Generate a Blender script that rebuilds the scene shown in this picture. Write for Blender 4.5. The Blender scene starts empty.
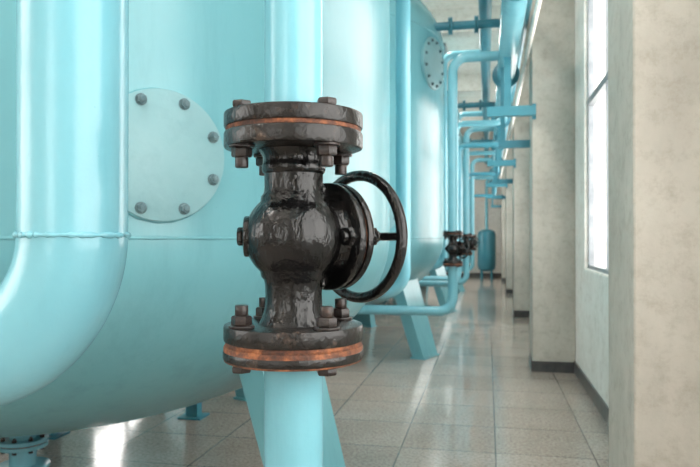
import bpy, bmesh, math, random
from mathutils import Matrix, Vector
random.seed(4)
R=math.radians
scene=bpy.context.scene
COL=scene.collection

# ------------------------------------------------------------------ materials
def nt(name):
    m=bpy.data.materials.new(name); m.use_nodes=True
    t=m.node_tree; b=t.nodes['Principled BSDF']
    return m,t,b
def link(t,a,b): t.links.new(a,b)
def coords(t,scale=(1,1,1)):
    tc=t.nodes.new('ShaderNodeTexCoord'); mp=t.nodes.new('ShaderNodeMapping')
    mp.inputs['Scale'].default_value=scale
    link(t,tc.outputs['Object'],mp.inputs['Vector']); return mp.outputs['Vector']
def noise(t,vec,scale,detail=4,rough=.55):
    n=t.nodes.new('ShaderNodeTexNoise'); n.inputs['Scale'].default_value=scale
    n.inputs['Detail'].default_value=detail; n.inputs['Roughness'].default_value=rough
    link(t,vec,n.inputs['Vector']); return n.outputs['Fac']
def ramp(t,fac,stops):
    r=t.nodes.new('ShaderNodeValToRGB'); e=r.color_ramp.elements
    while len(e)<len(stops): e.new(.5)
    for i,(p,c) in enumerate(stops):
        e[i].position=p; e[i].color=(*c,1)
    link(t,fac,r.inputs['Fac']); return r.outputs['Color']
def mix(t,fac,a,b,mode='MIX'):
    m=t.nodes.new('ShaderNodeMix'); m.data_type='RGBA'; m.blend_type=mode
    for k,v in ((0,fac),(6,a),(7,b)):
        if hasattr(v,'links'): link(t,v,m.inputs[k])
        elif k==0: m.inputs[0].default_value=v
        else: m.inputs[k].default_value=(*v,1)
    return m.outputs[2]
def bump(t,b,h,strength,dist=.01):
    n=t.nodes.new('ShaderNodeBump'); n.inputs['Strength'].default_value=strength
    n.inputs['Distance'].default_value=dist
    link(t,h,n.inputs['Height']); link(t,n.outputs['Normal'],b.inputs['Normal'])

def paint(name,c1,c2,rough,bs=.15,scale=2.0,bscale=30):
    m,t,b=nt(name); v=coords(t)
    f=noise(t,v,scale,5); col=ramp(t,f,[(.3,c1),(.7,c2)])
    v2=coords(t,(1,1,.15)); f2=noise(t,v2,9,6,.7)
    dirt=ramp(t,f2,[(.5,(1,1,1)),(.8,(.84,.86,.87))])
    col=mix(t,1.0,col,dirt,'MULTIPLY')
    sc=ramp(t,noise(t,v,60,7,.8),[(.66,(0,0,0)),(.72,(1,1,1))])
    col=mix(t,sc,col,tuple(x*.72 for x in c1))
    link(t,col,b.inputs['Base Color'])
    b.inputs['Roughness'].default_value=rough
    bump(t,b,noise(t,v,bscale,3),bs,.004)
    return m
TANK=paint('tank_aqua_paint',(.145,.395,.45),(.175,.435,.49),.26,.16,1.2,12)
PIPE=paint('pipe_aqua_paint',(.165,.43,.51),(.195,.47,.55),.22,.30,3,24)
PLATE=paint('plate_aqua',(.20,.395,.43),(.245,.44,.475),.42,.3,5,40)
HEAD=paint('header_teal_paint',(.04,.21,.28),(.06,.255,.32),.35,.1)
BOLTT=paint('bolt_dull_teal',(.06,.13,.155),(.15,.24,.26),.5,.3,30,60)

m,t,b=nt('black_enamel'); v=coords(t)
n1=noise(t,v,11,8,.7)
c=ramp(t,n1,[(.35,(.003,.003,.0035)),(.58,(.006,.006,.006)),(.70,(.018,.014,.012)),(.84,(.06,.04,.03))])
link(t,c,b.inputs['Base Color'])
rr=ramp(t,noise(t,v,30,5,.7),[(.35,(.12,.12,.12)),(.7,(.27,.27,.27))]); link(t,rr,b.inputs['Roughness'])
b.inputs['Specular IOR Level'].default_value=.42
v3=coords(t,(1,1,.45))
ad=t.nodes.new('ShaderNodeMath'); ad.operation='MULTIPLY_ADD'; ad.inputs[1].default_value=.20
link(t,noise(t,v,170,2,.5),ad.inputs[0]); link(t,noise(t,v3,56,3,.5),ad.inputs[2])
bump(t,b,ad.outputs[0],.65,.006); BLACK=m

m,t,b=nt('flange_dark_enamel'); v=coords(t)
n1=noise(t,v,24,9,.75)
c=ramp(t,n1,[(.36,(.005,.005,.005)),(.55,(.012,.010,.009)),(.63,(.04,.028,.022)),(.72,(.15,.11,.085)),(.82,(.32,.28,.24))])
link(t,c,b.inputs['Base Color']); b.inputs['Roughness'].default_value=.26
b.inputs['Specular IOR Level'].default_value=.42
bump(t,b,noise(t,v,90,3,.55),.55,.004); FLG=m

m,t,b=nt('rust'); v=coords(t)
n1=noise(t,v,26,9,.75)
c=ramp(t,n1,[(.36,(.03,.014,.01)),(.50,(.12,.04,.018)),(.62,(.32,.11,.04)),(.76,(.42,.20,.10)),(.86,(.40,.30,.22))])
link(t,c,b.inputs['Base Color']); b.inputs['Roughness'].default_value=.7
bump(t,b,noise(t,v,120,5),.9,.004); RUST=m

m,t,b=nt('worn_bolt'); v=coords(t)
n1=noise(t,v,40,6,.7)
c=ramp(t,n1,[(.35,(.008,.006,.006)),(.58,(.022,.014,.012)),(.72,(.08,.045,.032)),(.85,(.15,.10,.08))])
link(t,c,b.inputs['Base Color']); b.inputs['Roughness'].default_value=.28
bump(t,b,noise(t,v,150,4),.6,.003); BOLT=m

def plaster(name,c1,c2,c3,rough=.8):
    m,t,b=nt(name); v=coords(t,(1,1,.55))
    f=noise(t,v,1.6,8,.65); col=ramp(t,f,[(.3,c1),(.55,c2),(.75,c3)])
    v2=coords(t); g=noise(t,v2,11,8,.78)
    d=ramp(t,g,[(.32,(.74,.71,.67)),(.52,(1,1,1))])
    link(t,mix(t,.8,col,d,'MULTIPLY'),b.inputs['Base Color'])
    b.inputs['Roughness'].default_value=rough
    bump(t,b,noise(t,v2,50,5),.3,.004); return m
WALL=plaster('wall_plaster',(.72,.69,.635),(.81,.78,.73),(.85,.83,.785))
PILL=plaster('pillar_plaster',(.37,.345,.30),(.50,.47,.415),(.60,.565,.51))
CEIL=plaster('ceiling_paint',(.80,.74,.68),(.87,.82,.76),(.88,.85,.81))

m,t,b=nt('baseboard_dark'); v=coords(t)
link(t,ramp(t,noise(t,v,8,6),[(.35,(.05,.05,.055)),(.7,(.10,.095,.09))]),b.inputs['Base Color'])
b.inputs['Roughness'].default_value=.3; BASE=m

m,t,b=nt('granite_tiles'); v=coords(t)
mp=t.nodes.new('ShaderNodeMapping'); mp.inputs['Location'].default_value=(-.05,-.21,0)
link(t,v,mp.inputs['Vector'])
br=t.nodes.new('ShaderNodeTexBrick'); br.offset=0; br.squash=1
br.inputs['Scale'].default_value=1; br.inputs['Brick Width'].default_value=.6
br.inputs['Row Height'].default_value=.6; br.inputs['Mortar Size'].default_value=.004
br.inputs['Mortar Smooth'].default_value=.3
br.inputs['Color1'].default_value=(.42,.365,.32,1); br.inputs['Color2'].default_value=(.52,.46,.41,1)
br.inputs['Mortar'].default_value=(.14,.12,.105,1)
link(t,mp.outputs['Vector'],br.inputs['Vector'])
sp=ramp(t,noise(t,v,48,4,.8),[(.38,(.50,.46,.43)),(.52,(.86,.85,.84)),(.64,(1,1,1))])
cl=ramp(t,noise(t,v,2.2,6,.6),[(.3,(.78,.75,.72)),(.7,(1,1,1))])
c=mix(t,.85,br.outputs['Color'],sp,'MULTIPLY'); c=mix(t,.7,c,cl,'MULTIPLY')
link(t,c,b.inputs['Base Color'])
rr=ramp(t,noise(t,v,4,6,.6),[(.3,(.08,.08,.08)),(.7,(.15,.15,.15))]); link(t,rr,b.inputs['Roughness'])
b.inputs['Specular IOR Level'].default_value=.75
inv=t.nodes.new('ShaderNodeMath'); inv.operation='SUBTRACT'; inv.inputs[0].default_value=1
link(t,br.outputs['Fac'],inv.inputs[1]); bump(t,b,inv.outputs[0],.2,.002); FLOOR=m

m,t,b=nt('window_frame_metal'); v=coords(t)
link(t,ramp(t,noise(t,v,10,4),[(.3,(.20,.22,.24)),(.7,(.30,.32,.34))]),b.inputs['Base Color'])
b.inputs['Roughness'].default_value=.4; FRAME=m

m=bpy.data.materials.new('window_glass'); m.use_nodes=True; t=m.node_tree; t.nodes.clear()
o=t.nodes.new('ShaderNodeOutputMaterial'); mx=t.nodes.new('ShaderNodeMixShader')
tr=t.nodes.new('ShaderNodeBsdfTransparent'); gl=t.nodes.new('ShaderNodeBsdfGlossy')
gl.inputs['Roughness'].default_value=.03; mx.inputs[0].default_value=.05
link(t,tr.outputs[0],mx.inputs[1]); link(t,gl.outputs[0],mx.inputs[2]); link(t,mx.outputs[0],o.inputs[0]); GLASS=m

# ------------------------------------------------------------------ mesh builder
I4=Matrix.Identity(4)
def T(x,y,z): return Matrix.Translation((x,y,z))
def RZ(a): return Matrix.Rotation(R(a),4,'Z')
def RY(a): return Matrix.Rotation(R(a),4,'Y')
def RX(a): return Matrix.Rotation(R(a),4,'X')
class MB:
    def __init__(s): s.v=[];s.f=[];s.m=[];s.mats=[]
    def mi(s,mat):
        if mat not in s.mats: s.mats.append(mat)
        return s.mats.index(mat)
    def add(s,vs,fs,mat,M=I4):
        o=len(s.v); s.v+= [M@Vector(p) for p in vs]
        k=s.mi(mat)
        for f in fs: s.f.append([i+o for i in f]); s.m.append(k)
    def lathe(s,prof,mat,M=I4,n=48):
        vs=[];fs=[]
        for r,z in prof:
            for i in range(n):
                a=2*math.pi*i/n; vs.append((r*math.cos(a),r*math.sin(a),z))
        for j in range(len(prof)-1):
            for i in range(n):
                k=(i+1)%n; fs.append([j*n+i,j*n+k,(j+1)*n+k,(j+1)*n+i])
        s.add(vs,fs,mat,M)
    def disc(s,r,z0,z1,mat,M=I4,n=48,ch=.003,r0=0):
        p=[(r0,z0),(r-ch,z0),(r-ch*.3,z0+ch*.3),(r,z0+ch),(r,z1-ch),(r-ch*.3,z1-ch*.3),(r-ch,z1),(r0,z1)]
        if r0>0: p.append((r0,z0))
        s.lathe(p,mat,M,n)
    def hex(s,r,z0,z1,mat,M=I4):
        ch=min(.25*(z1-z0),r*.15)
        s.lathe([(0,z0),(r*.9,z0),(r,z0+ch),(r,z1-ch),(r*.88,z1),(0,z1)],mat,M,6)
    def box(s,a,b,mat,M=I4):
        x0,y0,z0=a;x1,y1,z1=b
        vs=[(x0,y0,z0),(x1,y0,z0),(x1,y1,z0),(x0,y1,z0),(x0,y0,z1),(x1,y0,z1),(x1,y1,z1),(x0,y1,z1)]
        fs=[[0,3,2,1],[4,5,6,7],[0,1,5,4],[1,2,6,5],[2,3,7,6],[3,0,4,7]]
        s.add(vs,fs,mat,M)
    def torus(s,Rr,r,mat,M=I4,n=64,k=12,wob=0):
        vs=[];fs=[]
        for i in range(n):
            a=2*math.pi*i/n; q=r*(1+wob*random.uniform(-1,1))
            for j in range(k):
                b=2*math.pi*j/k; rr=Rr+q*math.cos(b)
                vs.append((rr*math.cos(a),rr*math.sin(a),q*math.sin(b)))
        for i in range(n):
            for j in range(k):
                fs.append([i*k+j,((i+1)%n)*k+j,((i+1)%n)*k+(j+1)%k,i*k+(j+1)%k])
        s.add(vs,fs,mat,M)
    def sweep(s,pts,rad,mat,bend=.15,n=32,M=I4,steps=12):
        P=[Vector(p) for p in pts]; path=[P[0]]
        for i in range(1,len(P)-1):
            a=(P[i-1]-P[i]).normalized(); c=(P[i+1]-P[i]).normalized()
            ang=math.pi-a.angle(c); tl=bend*math.tan(ang/2)
            p0=P[i]+a*tl; cen=P[i]+(a+c).normalized()*(bend/math.cos(ang/2))
            v0=p0-cen; ax=v0.cross(P[i]+c*tl-cen).normalized()
            for q in range(steps+1): path.append(cen+Matrix.Rotation(ang*q/steps,3,ax)@v0)
        path.append(P[-1])
        tan=[]
        for i in range(len(path)):
            a=path[max(0,i-1)]; c=path[min(len(path)-1,i+1)]; tan.append((c-a).normalized())
        up=Vector((0,0,1)) if abs(tan[0].z)<.9 else Vector((1,0,0))
        x=tan[0].cross(up).normalized(); vs=[];fs=[]
        for i,p in enumerate(path):
            if i: 
                qt=tan[i-1].rotation_difference(tan[i]); x=(qt@x).normalized()
            y=tan[i].cross(x)
            rr=rad[i] if isinstance(rad,list) else rad
            for j in range(n):
                b=2*math.pi*j/n; vs.append(p+x*rr*math.cos(b)+y*rr*math.sin(b))
        for i in range(len(path)-1):
            for j in range(n):
                k=(j+1)%n; fs.append([i*n+j,i*n+k,(i+1)*n+k,(i+1)*n+j])
        fs.append(list(range(n))); fs.append([(len(path)-1)*n+j for j in range(n)])
        s.add(vs,fs,mat,M)
    def mesh(s,name,ang=38):
        me=bpy.data.meshes.new(name); me.from_pydata([tuple(v) for v in s.v],[],s.f)
        for mt in s.mats: me.materials.append(mt)
        for p,k in zip(me.polygons,s.m): p.material_index=k; p.use_smooth=True
        bm=bmesh.new(); bm.from_mesh(me)
        bmesh.ops.remove_doubles(bm,verts=bm.verts,dist=1e-6)
        bmesh.ops.recalc_face_normals(bm,faces=bm.faces)
        bm.to_mesh(me); bm.free()
        me.set_sharp_from_angle(angle=R(ang)); return me
    def obj(s,name,parent=None,M=None):
        return place(s.mesh(name),name,parent,M)
def place(me,name,parent=None,M=None):
    o=bpy.data.objects.new(name,me); COL.objects.link(o)
    if parent: o.parent=parent
    if M is not None: o.matrix_local=M
    return o
def empty(name,M=I4):
    o=bpy.data.objects.new(name,None); o.empty_display_size=.1; COL.objects.link(o); o.matrix_world=M; return o

# ------------------------------------------------------------------ room
PITCH=4.9; WX=.87; PX=.45; YB=-4.0; YE=24.6; XL=-5.3; ZC=5.4
b=MB(); b.box((XL-.3,YB-.3,-.12),(WX+.3,YE+.3,0),FLOOR); b.obj('floor')
b=MB(); b.box((XL-.3,YB-.2,ZC),(WX+.3,YE+.3,ZC+.15),CEIL); b.obj('ceiling')
wins=[(3.6+PITCH*k,6.5+PITCH*k) for k in range(-1,4)]
def windowed(name,x0,x1,z0,z1):
    b=MB(); b.box((x0,YB,0),(x1,YE,z0),WALL); b.box((x0,YB,z1),(x1,YE,ZC),WALL)
    y=YB
    for a,c in wins+[(YE,YE)]:
        if a>y: b.box((x0,y,z0),(x1,a,z1),WALL)
        y=c
    b.obj(name)
windowed('wall_right',WX,WX+.26,1.07,3.6)
windowed('wall_left',XL-.26,XL,1.3,3.8)
b=MB(); b.box((XL-.26,YE,0),(WX+.26,YE+.2,ZC),WALL); b.obj('wall_far')
FILL_BW=[(-3.0,-1.2)]  # unseen window behind the camera, added and sized for soft frontal light
b=MB(); b.box((XL-.26,YB-.2,0),(WX+.26,YB,1.07),WALL); b.box((XL-.26,YB-.2,3.6),(WX+.26,YB,ZC),WALL)
x=XL-.26
for a,c in FILL_BW+[(WX+.26,0)]:
    b.box((x,YB-.2,1.07),(a,YB,3.6),WALL); x=c
b.obj('wall_back')
def window(i,a,c,z0,z1,M):
    e=empty('window_%d'%i,M)
    b=MB(); w=.045; d=.05
    def bx(y0,y1,zz0,zz1,dd=d):
        b.box((-dd/2,y0,zz0),(dd/2,y1,zz1),FRAME)
    bx(a,a+w,z0,z1); bx(c-w,c,z0,z1); bx(a,c,z0,z0+w); bx(a,c,z1-w,z1)
    zt=z0+(z1-z0)*.60
    bx(a,c,zt-.03,zt+.03,.06)
    n=3
    for k in range(1,n):
        y=a+(c-a)*k/n; bx(y-.022,y+.022,z0,z1,.045)
    b.obj('frame',e)
    g=MB(); g.box((-.003,a+w,z0+w),(.003,c-w,z1-w),GLASS); g.obj('glass',e)
    s=MB(); s.box((-.05,a,z0),(.05,c,z0+.012),WALL); s.obj('sill',e)
i=1
for a,c in wins:
    window(i,a,c,1.07,3.6,T(WX+.055,0,0)); i+=1
for a,c in wins:
    window(i,a,c,1.3,3.8,T(XL-.06,0,0)); i+=1  # unseen left windows, added to bring light to the ceiling
for a,c in FILL_BW:
    window(i,-c,-a,1.07,3.6,T(0,YB-.08,0)@RZ(90)); i+=1
bb=MB(); bb.box((WX-.014,YB,0),(WX,YE,.12),BASE); bb.obj('baseboard_right')
bb=MB(); bb.box((XL,YB,0),(XL+.014,YE,.12),BASE); bb.obj('baseboard_left')
bb=MB(); bb.box((XL,YE-.014,0),(WX,YE,.12),BASE); bb.obj('baseboard_far')
for k in range(-1,5):
    y=2.27+PITCH*k
    e=empty('pillar',T(0,y,0))
    p=MB(); p.box((PX,0,0),(WX,.46,ZC),PILL); o=p.obj('column',e)
    bv=o.modifiers.new('bev','BEVEL'); bv.width=.008; bv.segments=2
    p=MB(); p.box((PX-.010,-.010,0),(WX-.014,.470,.11),BASE); p.obj('plinth',e)
    p=MB(); p.box((XL,y,ZC-.42),(PX,y+.35,ZC),CEIL); p.obj('ceiling_beam')

# ------------------------------------------------------------------ tanks
TX=-2.56; TR=2.03; Z0=1.36; Z1=3.75; HB=1.03
def tank_mesh():
    b=MB(); prof=[]
    for q in range(0,25):
        a=-math.pi/2+math.pi/2*q/24; prof.append((TR*math.cos(a) if q else 0,Z0+HB*math.sin(a)))
    prof+= [(TR,Z0+(Z1-Z0)*q/4) for q in range(1,5)]
    for q in range(1,25):
        a=math.pi/2*q/24; prof.append((TR*math.cos(a) if q<24 else 0,Z1+HB*math.sin(a)))
    b.lathe(prof,TANK,n=128)
    b.torus(TR+.0,.006,TANK,T(0,0,Z0),n=240,k=8,wob=.25)
    b.torus(TR+.0,.007,TANK,T(0,0,Z1),n=240,k=8,wob=.25)
    return b.mesh('shell')
def leg_mesh():
    b=MB()
    def ring(z,x,wx,wy): return [(x-wx,-wy,z),(x+wx,-wy,z),(x+wx,wy,z),(x-wx,wy,z)]
    top=ring(1.15,1.62,.07,.235); bot=ring(.015,1.98,.07,.185)
    b.add(bot+top,[[0,3,2,1],[4,5,6,7],[0,1,5,4],[1,2,6,5],[2,3,7,6],[3,0,4,7]],TANK)
    b.box((1.89,-.20,0),(2.07,.20,.016),TANK)
    return b.mesh('leg')
def manhole(r,t=.03,nb=8):
    b=MB(); b.disc(r,-.03,t,PLATE,n=72,ch=.004); b.torus(r,.006,TANK,T(0,0,.004),n=90,wob=.2)
    for k in range(nb):
        a=2*math.pi*(k+.5)/nb; M=T(r*.87*math.cos(a),r*.87*math.sin(a),0)
        b.disc(.021,t,t+.003,BOLTT,M,16,.001); b.hex(.0175,t+.003,t+.018,BOLTT,M@RZ(k*17))
        b.disc(.0095,t+.018,t+.026,BOLTT,M,12,.002)
    return b.mesh('manhole_cover')
def nozzle_mesh():
    b=MB(); b.sweep([(0,0,.36),(0,0,.02)],.075,PIPE,n=32)
    b.disc(.14,.155,.178,PIPE); b.disc(.134,.149,.155,RUST); b.disc(.14,.126,.149,PIPE)
    b.disc(.15,0,.02,PIPE)
    for k in range(8):
        a=math.pi*2*(k+.3)/8; M=T(.113*math.cos(a),.113*math.sin(a),0)
        b.hex(.014,.178,.195,BOLT,M); b.hex(.014,.108,.126,BOLT,M); b.disc(.007,.195,.203,BOLT,M,12,.001)
    return b.mesh('drain_nozzle')
def post_mesh(h):
    b=MB(); b.box((-.045,-.045,.012),(.045,.045,h),HEAD); b.box((-.09,-.09,0),(.09,.09,.012),HEAD); return b.mesh('support_post')
tm,lm,mh1,mh2,nm=tank_mesh(),leg_mesh(),manhole(.228),manhole(.30,nb=12),nozzle_mesh()
po1,po2=post_mesh(.62),post_mesh(.43)
TY=[3.6+PITCH*k for k in range(4)]
def radial(az,r,z):
    return RZ(az)@T(r,0,z)@RY(90)
for k,y in enumerate(TY):
    e=empty('water_filter_tank',T(TX,y,0))
    place(tm,'shell',e)
    for j in range(4): place(lm,'leg_%d'%(j+1),e,RZ(-20+90*j))
    place(mh1,'manhole_cover_lower',e,radial(-44.4,TR-.004,1.645)@RZ(0))
    place(mh2,'manhole_cover_upper',e,radial(-17,TR-.01,3.38))
    place(nm,'drain_nozzle',e,T(-.14,-.02,0))
    place(po1,'support_post_1',e,T(.37,1.25,0)); place(po2,'support_post_2',e,T(-.39,.60,0))

# ------------------------------------------------------------------ valve
def valve_meshes():
    out={}
    b=MB()
    prof=[(.058,-.175)]
    prof+=[(.068,-.170),(.062,-.158),(.0565,-.14),(.0555,-.115),(.056,-.095),(.058,-.085),(.064,-.078)]
    for q in range(-9,10):
        z=q/9*.068; prof.append((.0965*math.sqrt(max(0,1-(z/.0925)**2)),z))
    prof+=[(.064,.078),(.059,.085),(.0575,.095),(.0575,.122),(.061,.126),(.0625,.131),(.0625,.139),(.060,.143),(.060,.155),(.068,.169),(.058,.175)]
    b.lathe(prof,BLACK,n=64)
    b.lathe([(.078,.0),(.078,.05),(.078,.065),(.082,.075),(.09,.082)],BLACK,RY(90),n=48)
    Mb=RZ(142)@RY(90); b.disc(.040,.06,.097,BLACK,Mb,32,.004); b.hex(.018,.097,.110,BLACK,Mb)
    out['body']=b.mesh('body')
    b=MB(); X=RY(90)
    b.disc(.110,.078,.096,BLACK,X,64,.004); b.disc(.105,.096,.100,RUST,X,64,.001); b.disc(.110,.100,.117,BLACK,X,64,.004)
    b.lathe([(.075,.115),(.07,.122),(.05,.130),(.034,.136),(.030,.152),(.0,.152)],BLACK,X,40)
    for k in range(4):
        M=X@RZ(90*k)@T(.088,0,0)
        b.hex(.020,.058,.078,BLACK,M); b.disc(.012,.046,.058,BLACK,M,16,.002)
        b.hex(.020,.117,.134,BLACK,M); b.disc(.012,.134,.144,BLACK,M,16,.002)
    b.lathe([(.010,.14),(.010,.192),(0,.192)],BLACK,X,20); b.hex(.016,.178,.190,BLACK,X)
    out['bonnet']=b.mesh('bonnet')
    b=MB(); b.torus(.130,.0115,BLACK,X@T(0,0,.172),n=96,k=16)
    b.disc(.026,.158,.179,BLACK,X,32,.003)
    for k in range(3):
        a=R(180+120*k)
        d=Vector((0,math.cos(a),math.sin(a)))
        pts=[Vector((.170,0,0))+d*.015,Vector((.163,0,0))+d*.06,Vector((.172,0,0))+d*.129]
        b.sweep(pts,.0085,BLACK,bend=.05,n=12)
    out['handwheel']=b.mesh('handwheel')
    def pair(s):
        b=MB()
        def dz(a,c): return (min(a*s,c*s),max(a*s,c*s))
        z0,z1=dz(.170,.203); b.disc(.136,z0,z1,FLG,n=80,ch=.005)
        z0,z1=dz(.2025,.2105); b.disc(.1325,z0,z1,RUST,n=80,ch=.001)
        z0,z1=dz(.210,.240); b.disc(.136,z0,z1,FLG if s>0 else RUST,n=80,ch=.004)
        if s<0:
            z0,z1=dz(.217,.239); b.disc(.1372,z0,z1,FLG,n=80,ch=.006)
        z0,z1=dz(.240,.252); b.disc(.066,z0,z1,FLG if s>0 else PIPE,n=48,ch=.006)
        for k in range(4):
            M=RZ(90*k-6)@T(.114,0,0)
            z0,z1=dz(.166,.170); b.disc(.024,z0,z1,BOLT,M,20,.001)
            z0,z1=dz(.148,.167); b.hex(.0195,z0,z1,BOLT,M@RZ(13*k))
            z0,z1=dz(.128,.148); b.disc(.0125,z0,z1,BOLT,M,18,.002)
            z0,z1=dz(.240,.253); b.hex(.0195,z0,z1,BOLT,M@RZ(31*k))
        return b.mesh('flange')
    out['flange_upper']=pair(1); out['flange_lower']=pair(-1)
    return out
VM=valve_meshes()
def valve(x,y,z,rot,s=1):
    e=empty('handwheel_valve',T(x,y,z)@RZ(rot)@Matrix.Scale(s,4))
    for k,me in VM.items(): place(me,k,e)
VX=-.373; VY=1.29; VZ=1.363
HX=.22; HZ=3.30
def riser(x,y,z,kind,s=1):
    b=MB(); r=.0575 if s==1 else .052
    b.sweep([(x,y,z+.24*s),(x,y,HZ),(HX,y,HZ)],r,PIPE,bend=.16,n=40)
    if kind==0:
        b.sweep([(x,y,z-.24*s),(x,y,.02)],r,PIPE,n=40); b.disc(.12,0,.02,PIPE,T(x,y,0))
    else:
        b.sweep([(x,y,z-.24*s),(x,y,.57),(-2.15,y,.57)],r,PIPE,bend=.15,n=40)
        b.torus(r,.004,PIPE,T(x,y,.74),n=40,k=8,wob=.2)
    b.obj('riser_pipe')
valve(VX,VY,VZ,54); riser(VX,VY,VZ,0)
for k in range(3):
    y=7.4+PITCH*k
    valve(VX+.01,y,1.245,40,.78); riser(VX+.01,y,1.245,1,.78)

b=MB()
b.sweep([(-.852,1.287,3.9),(-.852,1.287,1.095),(-3.0,1.22,1.095),(-3.0,1.22,.02)],.1095,PIPE,bend=.275,n=56,steps=24)
b.torus(.1095,.005,PIPE,T(-.852,1.287,1.366),n=110,k=10,wob=.5)
b.disc(.17,0,.02,PIPE,T(-3.0,1.22,0))
b.sweep([(-.852,1.287,3.8),(-.852,1.287,4.1),(-.852,2.4,4.1),(TX+1.0,2.9,4.1)],.1095,PIPE,bend=.25,n=40)
b.obj('large_elbow_pipe')

for k in range(3):
    y=5.18+PITCH*k
    b=MB(); b.sweep([(HX-.24,y,4.05),(-.63,y,4.05),(-.63,y,.95),(-1.9,y-.15,.95)],.057,PIPE,bend=.16,n=32); b.obj('tank_outlet_pipe')

# ------------------------------------------------------------------ overhead pipes
b=MB(); b.sweep([(HX,-3,HZ),(HX,YE-.02,HZ)],.105,PIPE,n=36)
for k in range(8):
    y=1.29+3.05*k+.9
    M=T(HX,y,HZ)@RX(90); b.disc(.16,-.028,-.003,HEAD,M,40); b.disc(.16,.003,.028,HEAD,M,40); b.disc(.15,-.003,.003,RUST,M,40,.001)
b.obj('overhead_header_pipe')
b=MB(); b.sweep([(HX-.24,-3,4.05),(HX-.24,YE-.02,4.05)],.075,HEAD,n=30); b.obj('overhead_header_pipe')
b=MB(); b.sweep([(HX+.16,-3,3.62),(HX+.16,YE-.02,3.62)],.045,HEAD,n=24); b.obj('overhead_header_pipe')
b=MB(); b.sweep([(.40,-3,3.22),(.40,YE-.02,3.22)],.022,WALL,n=16); b.obj('overhead_conduit')
for k,y in enumerate(TY):
    b=MB(); b.sweep([(TX+1.95,y-.45,3.85),(HX,y-.45,3.85),(HX,y-.45,HZ+.05)],.05,HEAD,bend=.12,n=28)
    for xx in (-.42,-.12):
        M=T(xx,y-.45,3.85)@RY(90); b.disc(.10,-.024,-.003,HEAD,M,32); b.disc(.10,.003,.024,HEAD,M,32); b.disc(.09,-.003,.003,BLACK,M,32,.001)
    b.obj('tank_inlet_pipe')
for k in range(1,5):
    y=2.27+PITCH*k-.11
    b=MB()
    b.box((.0,y+.02,2.60),(PX+.03,y+.09,2.70),HEAD)
    b.box((HX-.05,y+.03,2.70),(HX+.02,y+.08,HZ-.10),HEAD)
    b.box((PX,y+.09,2.57),(PX+.04,y+.11,2.73),HEAD)
    b.box((.12,y+.44,2.33),(PX,y+.51,2.41),HEAD)
    b.box((.14,y+.45,2.40),(.19,y+.50,3.2),HEAD)
    b.obj('pipe_bracket')
for k,(y,z,x0) in enumerate(((9.9,3.0,-.45),(11.1,2.85,-.45),(14.2,3.1,-.45),(15.6,2.8,-.45),(18.9,3.0,-.45),(20.3,2.6,-.45))):
    b=MB(); b.sweep([(x0,y,.9),(x0,y,z),(HX,y,z),(HX,y,HZ)],.045,HEAD if k%2 else PIPE,bend=.11,n=24)
    b.sweep([(x0,y,.95),(x0,y,.7),(-1.6,y,.7)],.045,PIPE,bend=.1,n=24); b.obj('branch_pipe')

e=empty('pressure_vessel',T(-.02,23.0,0))
b=MB(); b.lathe([(0,.25),(.15,.26),(.27,.33),(.30,.45),(.30,1.45),(.27,1.57),(.15,1.64),(0,1.65)],HEAD); b.obj('shell',e)
b=MB()
for a in (45,135,225,315): b.box((.2,-.03,0),(.26,.03,.45),HEAD,RZ(a))
b.sweep([(0,0,1.6),(0,0,HZ),(.2,0,HZ)],.05,PIPE,bend=.12); b.obj('legs',e)

# ------------------------------------------------------------------ light
w=bpy.data.worlds.new('World'); scene.world=w; w.use_nodes=True
bg=w.node_tree.nodes['Background']; bg.inputs[0].default_value=(1,.98,.94,1); bg.inputs[1].default_value=6.6
def fill_lamp(x,y):  # ceiling fill lights with housings, added to brighten the room
    e=empty('added_fill_lamp',T(x,y,ZC-.10))
    b=MB(); b.box((-.16,-.65,.03),(.16,.65,.10),FRAME); b.obj('added_housing',e)
    L=bpy.data.lights.new('fill_area','AREA'); L.shape='RECTANGLE'; L.size=.28; L.size_y=1.25; L.energy=60; L.color=(1,.95,.89)
    o=bpy.data.objects.new('fill_area',L); COL.objects.link(o); o.parent=e; o.location=(0,0,.02)
for y in (-2.5,.3,5.0,9.9,14.8,19.7):
    fill_lamp(-1.0,y)
    if y<6: fill_lamp(-3.6,y)

cam=bpy.data.cameras.new('cam'); cam.lens=35; cam.sensor_width=36
co=bpy.data.objects.new('cam',cam); COL.objects.link(co)
co.location=(0,0,1.36); co.rotation_euler=(R(90.38),0,R(11.4))
cam.dof.use_dof=True; cam.dof.focus_distance=1.26; cam.dof.aperture_fstop=8
scene.camera=co
scene.view_settings.view_transform='Standard'
scene.view_settings.exposure=0
